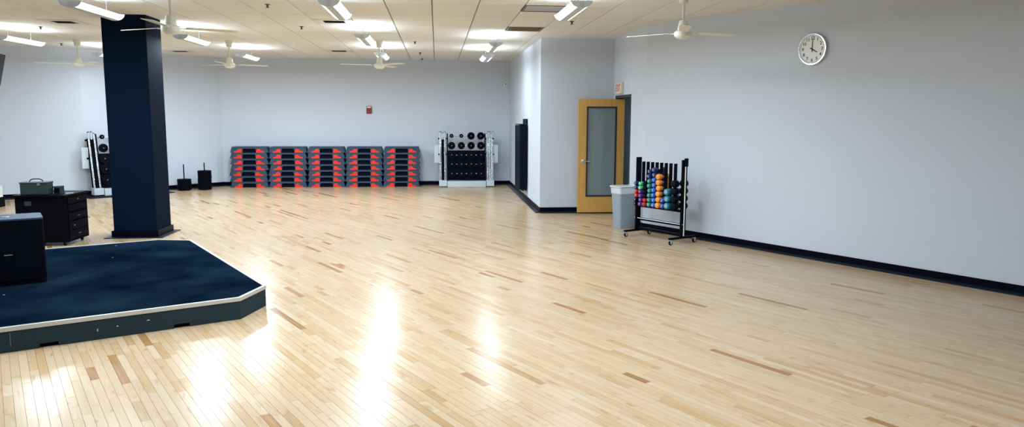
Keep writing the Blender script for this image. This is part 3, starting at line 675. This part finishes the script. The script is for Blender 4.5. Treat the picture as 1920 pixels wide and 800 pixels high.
# ------------------------------------------------------------------ barbell racks
def place(loc, rz, p):
    c, s_ = cos(rz), sin(rz); return (loc[0]+p[0]*c-p[1]*s_, loc[1]+p[0]*s_+p[1]*c, loc[2]+p[2])
LEAN = .155                       # metres the rack leans back per metre of height
def plate_mesh(r):
    d = .04
    return MB().lathe([(.012, 0), (r*.3, 0), (r*.33, .006), (r*.72, .008), (r*.78, 0), (r*.97, 0), (r, .004), (r, d-.004), (r*.97, d), (.012, d)], 32, 'y')
def barbell_rack(loc, rz, which, cols):
    rk = thing('barbell_rack', 'white-trayed barbell rack loaded with black plates, '+which, 'weight rack', loc, rz, 'barbell racks')
    yb = lambda z: .10+LEAN*z
    for x in (-.50, .50):
        MB().hexa([(x-.015, yb(.05)+.03, .02), (x+.015, yb(.05)+.03, .02), (x+.015, yb(.05)+.07, .02), (x-.015, yb(.05)+.07, .02), (x-.015, yb(1.4)+.03, 1.40), (x+.015, yb(1.4)+.03, 1.40), (x+.015, yb(1.4)+.07, 1.40), (x-.015, yb(1.4)+.07, 1.40)]).obj('upright', M['blk'], rk)
        MB().box(x-.02, x+.02, .12, .42, .012, .04).obj('foot', M['blk'], rk)
    ZR = [1.335, 1.08, .838, .60, .352]
    for z in ZR: MB().tube([(-.505, yb(z)+.05, z-.012), (.505, yb(z)+.05, z-.012)], .011, 10).obj('rail', M['steel'], rk)
    MB().hexa([(-.5, yb(.2)+.075, .17), (.5, yb(.2)+.075, .17), (.5, yb(.2)+.08, .17), (-.5, yb(.2)+.08, .17), (-.5, yb(.95)+.075, .95), (.5, yb(.95)+.075, .95), (.5, yb(.95)+.08, .95), (-.5, yb(.95)+.08, .95)]).obj('back_panel', M['col'], rk)
    MB().box(-.505, .505, .0, .2, .0, .155).obj('centre_tray', M['tray'], rk, bevel=.008)
    for s_ in (-1, 1):
        MB().box(min(s_*.515, s_*.725), max(s_*.515, s_*.725), .02, .2, .02, .175).obj('side_tray', M['tray'], rk, bevel=.008)
        MB().box(min(s_*.70, s_*.845), max(s_*.70, s_*.845), yb(.85)+.06, yb(.85)+.075, .62, 1.10).obj('side_panel', M['tray'], rk, bevel=.004)
        x_a, x_b = min(s_*.525, s_*.70), max(s_*.525, s_*.70)
        MB().hexa([(x_a, yb(.18)+.062, .18), (x_b, yb(.18)+.062, .18), (x_b, yb(.18)+.067, .18), (x_a, yb(.18)+.067, .18), (x_a, yb(1.3)+.062, 1.3), (x_b, yb(1.3)+.062, 1.3), (x_b, yb(1.3)+.067, 1.3), (x_a, yb(1.3)+.067, 1.3)]).obj('bundle_gap_dark', M['blk'], rk)  # added black sheet so the gaps between the bars look dark
        MB().box(min(s_*.50, s_*.74), max(s_*.50, s_*.74), yb(.86)+.045, yb(.86)+.06, .83, .87).obj('side_bracket', M['blk'], rk)
        MB().box(min(s_*.50, s_*.74), max(s_*.50, s_*.74), yb(1.25)+.045, yb(1.25)+.06, 1.24, 1.28).obj('side_bracket', M['blk'], rk)
    RR = [[.052, .052, .098, .098], [.098, .095, .098, .100], [.116, .112, .116, .116], [.116, .112, .116, .112], [.116, .112, .114, .116]]
    for r, z in enumerate(ZR):
        for c in cols:
            x = (-.387, -.129, .129, .387)[c]; rr = RR[r][c]
            nm = 'weight_plate'
            pl = thing(nm, 'black weight plate, %s in the %s row, %s' % (ORD[c], ('top', 'second', 'middle', 'fourth', 'bottom')[r], which), 'weight plate', place(loc, rz, (x, yb(z)-.035, z)), rz, 'weight plates on the barbell racks')
            key = 'wp%d' % int(rr*1000)
            if key not in bpy.data.meshes: plate_mesh(rr).mesh(key, M['rub'], 35)
            link('disc', bpy.data.meshes[key], pl)
            MB().lathe([(.011, -.012), (.011, .06), (0, .06)], 12, 'y').obj('peg_end', M['steel'], rk, (x, yb(z)-.035, z))
    return rk
def bars(loc, rz, which, sides):
    for s_ in sides:
        side = 'left' if s_ < 0 else 'right'
        for k in range(6):
            x = s_*.62+(-.075+.03*k); top = 1.46-random.choice((0, .01, .03, .05)); dy = .0 if k % 2 == 0 else .03
            y0, y1 = .085+dy, .085+LEAN*1.25+dy
            bb = thing('barbell', 'chrome bar, %s from left in the %s bundle of the %s' % (ORD[k], side, which), 'barbell', place(loc, rz, (x, y0, .176)), rz, 'bars standing in the barbell racks')
            v_ = Vector((0, y1-y0, top-.176)); p = lambda t: tuple(v_*t)
            dark = (side == 'left' and k in (2, 3))
            MB().tube([p(0), p(1)], .0108, 12).obj('shaft', M['blk'] if dark else M['chrome'], bb, smooth=40)
            MB().tube([p(.86), p(.985)], .0122, 12).obj('sleeve', M['steel'], bb, smooth=40)
            MB().tube([p(.985), p(1.0)], .0128, 12).obj('end_cap', M['rub'], bb)
RKR = ((.772, 19.9, 0), 0); LA = math.atan2(18.3-20.6, -8.05+5.6)+pi
LRK = ((-7.21, 18.45, .012), LA)
barbell_rack(*RKR, 'rack on the back wall', range(4)); bars(*RKR, 'rack on the back wall', (-1, 1))
barbell_rack(*LRK, 'rack behind the column', range(4)); bars(*LRK, 'rack behind the column', (-1, 1))
mt = MB(); mt.box(-.95, .95, -.34, .42, 0, .011)
tag(mt.obj('rubber_mat', M['rub'], None, (LRK[0][0], LRK[0][1], .0005), LA), 'thin black rubber mat under the rack behind the column', 'mat')

# ------------------------------------------------------------------ plate posts
for (x, y, n, h_, lb) in ((-6.25, 19.45, 4, .645, 'shorter'), (-5.80, 19.6, 7, .675, 'taller')):
    pt = thing('plate_post', 'slim black post holding the %s pile of black plates' % lb, 'weight stand', (x, y, 0), 0, 'plate posts')
    MB().lathe([(.13, 0), (.13, .008), (.03, .012), (0, .012)], 24).obj('base_disc', M['blk'], pt); MB().tube([(0, 0, .01), (0, 0, h_)], .0135, 12).obj('post', M['blk'], pt, smooth=40)
    th_ = .0675 if n == 4 else .067
    for k in range(n):
        pl = thing('stacked_plate', 'black round plate, %s from floor in the %s floor pile' % (ORD[k], lb), 'weight plate', (x+random.uniform(-.004, .004), y, .013+k*th_), 0, 'plates piled on the posts')
        r = .165
        if 'flat_plate' not in bpy.data.meshes: MB().lathe([(.016, 0), (r*.9, 0), (r, .008), (r, .024), (r*.955, .03), (r*.955, .036), (r, .042), (r, .058), (r*.93, .066), (r*.8, .066), (r*.75, .06), (r*.35, .06), (r*.3, .066), (.016, .066)], 36).mesh('flat_plate', M['rub'], 30)
        link('disc', bpy.data.meshes['flat_plate'], pl)

# ------------------------------------------------------------------ exercise mats on the alcove wall
wr = thing('mat_rack', 'dark metal wall bracket with a steel peg above the hanging mats', 'wall rack', (1.968, 16.9, 1.70))
MB().box(-.012, 0, -.42, .42, -.02, .1).obj('back_plate', M['blk'], wr); MB().box(-.03, -.012, -.42, -.34, -.15, .1).obj('end_plate', M['blk'], wr)
for y in (-.28, .28): MB().tube([(-.01, y, -.035), (-.30, y, -.03), (-.33, y, -.01)], .006, 10).obj('peg', M['steel'], wr, smooth=50)
MB().box(-.035, -.03, -.41, -.39, -.06, -.0).obj('tag', M['paper'], wr)
for k in range(8):
    zb = .25+random.uniform(-.02, .03); mb = MB(); x1 = 1.942-k*.0195; x0 = x1-.017
    nseg = 6; ys = [16.4+random.uniform(-.006, .006)+i*1.0/nseg for i in range(nseg+1)]
    vs = []; fs = []
    for i, y in enumerate(ys):
        j = .005*sin(i*1.7+k)
        vs += [(x0-1.94, y-16.9, zb+random.uniform(-.008, .008)), (x1-1.94, y-16.9, zb), (x1-1.94+j*.3, y-16.9, 1.685), (x0-1.94+j*.3, y-16.9, 1.685)]
    for i in range(nseg): fs += [(4*i+q, 4*i+(q+1) % 4, 4*i+4+(q+1) % 4, 4*i+4+q) for q in range(4)]
    fs += [(3, 2, 1, 0), tuple(4*nseg+q for q in range(4))]
    mb.add(vs, fs)
    pos = 'nearest the wall' if k == 0 else ('outermost, facing the room' if k == 7 else ORD[k]+' from the wall')
    tag(mb.obj('exercise_mat', M['matb'], None, (1.94, 16.9, 0)), 'black exercise mat hanging on the wall bracket, '+pos, 'exercise mat', 'hanging exercise mats')

# ------------------------------------------------------------------ trash can
tc_ = thing('trash_can', 'tall slim grey trash can with a white plastic liner', 'trash can', (3.135, 12.40, 0), RAD(24))
def frust(w0, d0, z0, w1, d1, z1, mat, nm, par, r=.03, hollow=False, bevel=0):
    a = rrect(w0, d0, r); b_ = rrect(w1, d1, r); k = len(a)
    vs = [(x, y, z0) for x, y in a]+[(x, y, z1) for x, y in b_]; fs = [(i, (i+1) % k, k+(i+1) % k, k+i) for i in range(k)]
    if hollow:
        t_ = .006; a2 = rrect(w0-2*t_, d0-2*t_, r); b2 = rrect(w1-2*t_, d1-2*t_, r)
        vs += [(x, y, z0+t_) for x, y in a2]+[(x, y, z1) for x, y in b2]
        fs += [(2*k+i, 3*k+i, 3*k+(i+1) % k, 2*k+(i+1) % k) for i in range(k)]+[(k+i, k+(i+1) % k, 3*k+(i+1) % k, 3*k+i) for i in range(k)]
        fs += [tuple(reversed(range(k))), tuple(range(2*k, 3*k))]
    else: fs += [tuple(reversed(range(k))), tuple(range(k, 2*k))]
    return MB().add(vs, fs).obj(nm, M[mat], par, smooth=40)
frust(.33, .21, .002, .40, .27, .70, 'can', 'body', tc_, .03, True)
frust(.404, .274, .585, .418, .288, .70, 'liner', 'liner_fold', tc_, .03, True)
lp = rrect(.43, .30, .035); k = len(lp); mb = MB(); 
mb.tube([(x, y, .70+.006*sin(i*2.3)) for i, (x, y) in enumerate(lp)]+[(lp[0][0], lp[0][1], .70)], .011, 8, cap=False); mb.obj('rim', M['liner'], tc_, smooth=60)
frust(.30, .18, .60, .385, .255, .695, 'liner', 'liner_inside', tc_, .03, True)

# ------------------------------------------------------------------ wheeled dumbbell rack
RL = Vector((3.125, 11.563, 0)); RKZ = math.atan2(-.8746, .4848)          # local +x runs along the wall towards the camera, local -y faces the room
dr = thing('dumbbell_rack', 'black wheeled rack of thin uprights holding coloured dumbbells', 'dumbbell rack', RL, RKZ)
for x, w, z0, z1 in ((.012, .036, .10, 1.235), (.952, .036, .10, 1.235)): MB().box(x-w/2, x+w/2, -.045, .045, z0, z1).obj('post', M['blk'], dr, bevel=.004)
for k in range(8): MB().box(.118+.0945*k-.006, .118+.0945*k+.006, -.032, .032, .49, 1.172).obj('divider', M['blk'], dr, bevel=.003)
MB().box(.03, .934, -.06, .06, .47, .492).obj('lower_shelf', M['blk'], dr); MB().box(.03, .934, -.018, .018, .255, .295).obj('cross_rail', M['blk'], dr, bevel=.004)
MB().tube([(-.03, -.028, .287), (1.0, -.028, .287)], .006, 8).obj('thin_rod', M['steel'], dr)
MB().box(.0, .96, -.02, .02, .105, .145).obj('base_beam', M['blk'], dr, bevel=.004)
MB().tube([(.985, -.01, .12), (.985, -.01, 1.2)], .009, 10).obj('white_rod', M['white'], dr, smooth=40)
MB().box(.972, 1.0, -.03, .03, 1.14, 1.26).obj('end_bracket', M['blk'], dr, bevel=.004)
for x in (.012, .952):
    MB().box(x-.022, x+.022, -.275, .275, .078, .108).obj('foot_bar', M['blk'], dr, bevel=.006)
    for y in (-.25, .25):
        fk = MB(); fk.box(x-.02, x+.02, y-.02, y+.02, .066, .078); fk.hexa([(x-.019, y-.006, .03), (x-.016, y-.006, .03), (x-.016, y+.022, .03), (x-.019, y+.022, .03), (x-.019, y-.022, .068), (x-.016, y-.022, .068), (x-.016, y+.022, .068), (x-.019, y+.022, .068)])
        fk.hexa([(x+.016, y-.006, .03), (x+.019, y-.006, .03), (x+.019, y+.022, .03), (x+.016, y+.022, .03), (x+.016, y-.022, .068), (x+.019, y-.022, .068), (x+.019, y+.022, .068), (x+.016, y+.022, .068)])
        fo = fk.obj('caster', M['castm'], dr)
        MB().lathe([(.022, -.013), (.033, -.011), (.034, 0), (.033, .011), (.022, .013)], 20, 'x', (x, y+.008, .034)).obj('wheel', M['tyre'], fo, smooth=40)
        MB().lathe([(.02, -.0145), (.02, .0145)], 16, 'x', (x, y+.008, .034)).obj('wheel_hub', M['castm'], fo)
# dumbbells: column -> (position along the rack, head diameter, colour from top to bottom, numerals)
DB = [('leftmost', .066, .062, ['vnavy', 'vnavy', 'vred', 'vred', 'vblk', 'vblk'], '4', .525), ('second', .165, .062, ['vgrn', 'vgrn', 'vpur', 'vpur', 'vpur', 'vpur'], '2', .525), ('third', .26, .064, ['vblk', 'vblk', 'vblk', 'vblk', 'vred', 'vred'], '', .525),
      ('fourth', .354, .0715, ['vnavy', 'vnavy', 'vteal', 'vteal', 'vteal', 'vteal', 'vteal', 'vteal'], '2', .53), ('fifth', .449, .0755, ['vnavy', 'vnavy', 'vblue', 'vblue', 'vblue', 'vblue', 'vblue', 'vblue'], '2', .53), ('sixth', .543, .0855, ['vor']*6, '', .536),
      ('seventh', .638, .083, ['vdb', 'vdb'], '2', .535), ('eighth', .732, .104, ['vtl']*3, '12', .545), ('rightmost', .860, .111, ['vblk']*4, '', .55)]
CN = dict(vnavy='navy', vred='red', vblk='black', vgrn='light green', vpur='purple', vteal='teal green', vblue='blue', vor='orange', vdb='dark blue', vtl='blue-teal')
def head_mesh(r, l, mat):
    key = 'dh_%s_%d' % (mat, int(r*1e4))
    if key not in bpy.data.meshes: MB().lathe([(r*.6, 0), (r*.9, -l*.06), (r, -l*.25), (r, -l*.75), (r*.9, -l*.94), (r*.62, -l), (0, -l)], 22, 'y').mesh(key, M[mat], 60)
    return bpy.data.meshes[key]
for (cn, s_, dia, cols_, num, zb) in DB:
    n = len(cols_)
    for i, cmat in enumerate(cols_):
        z = .4925+dia/2+(n-1-i)*dia+.0005*(n-1-i); jx = random.uniform(-.004, .004) if dia < .09 else random.uniform(-.003, .003)
        p = place(tuple(RL), RKZ, (s_+jx, random.uniform(-.008, .008), z)); r = dia/2*.985; hl = .06+dia*.35
        db = thing('dumbbell', '%s dumbbell, %s from top in the %s column of the wheeled rack' % (CN[cmat], ORD[i], cn), 'dumbbell', p, RKZ, 'dumbbells on the wheeled rack')
        fr_ = link('head', head_mesh(r, hl, cmat), db, (0, -.045, 0)); bk = link('head', head_mesh(r, hl, cmat), db, (0, .045, 0), pi)
        MB().tube([(0, -.05, 0), (0, .05, 0)], .0135, 10).obj('handle', M[cmat], db, smooth=40)
        if num:
            t = link('numeral', text_mesh(num, 'white'), fr_, (0, -hl-.0005, 0)); t.rotation_euler = (pi/2, random.uniform(-.6, .6), 0); t.scale = (r*1.0, r*1.1, .05)
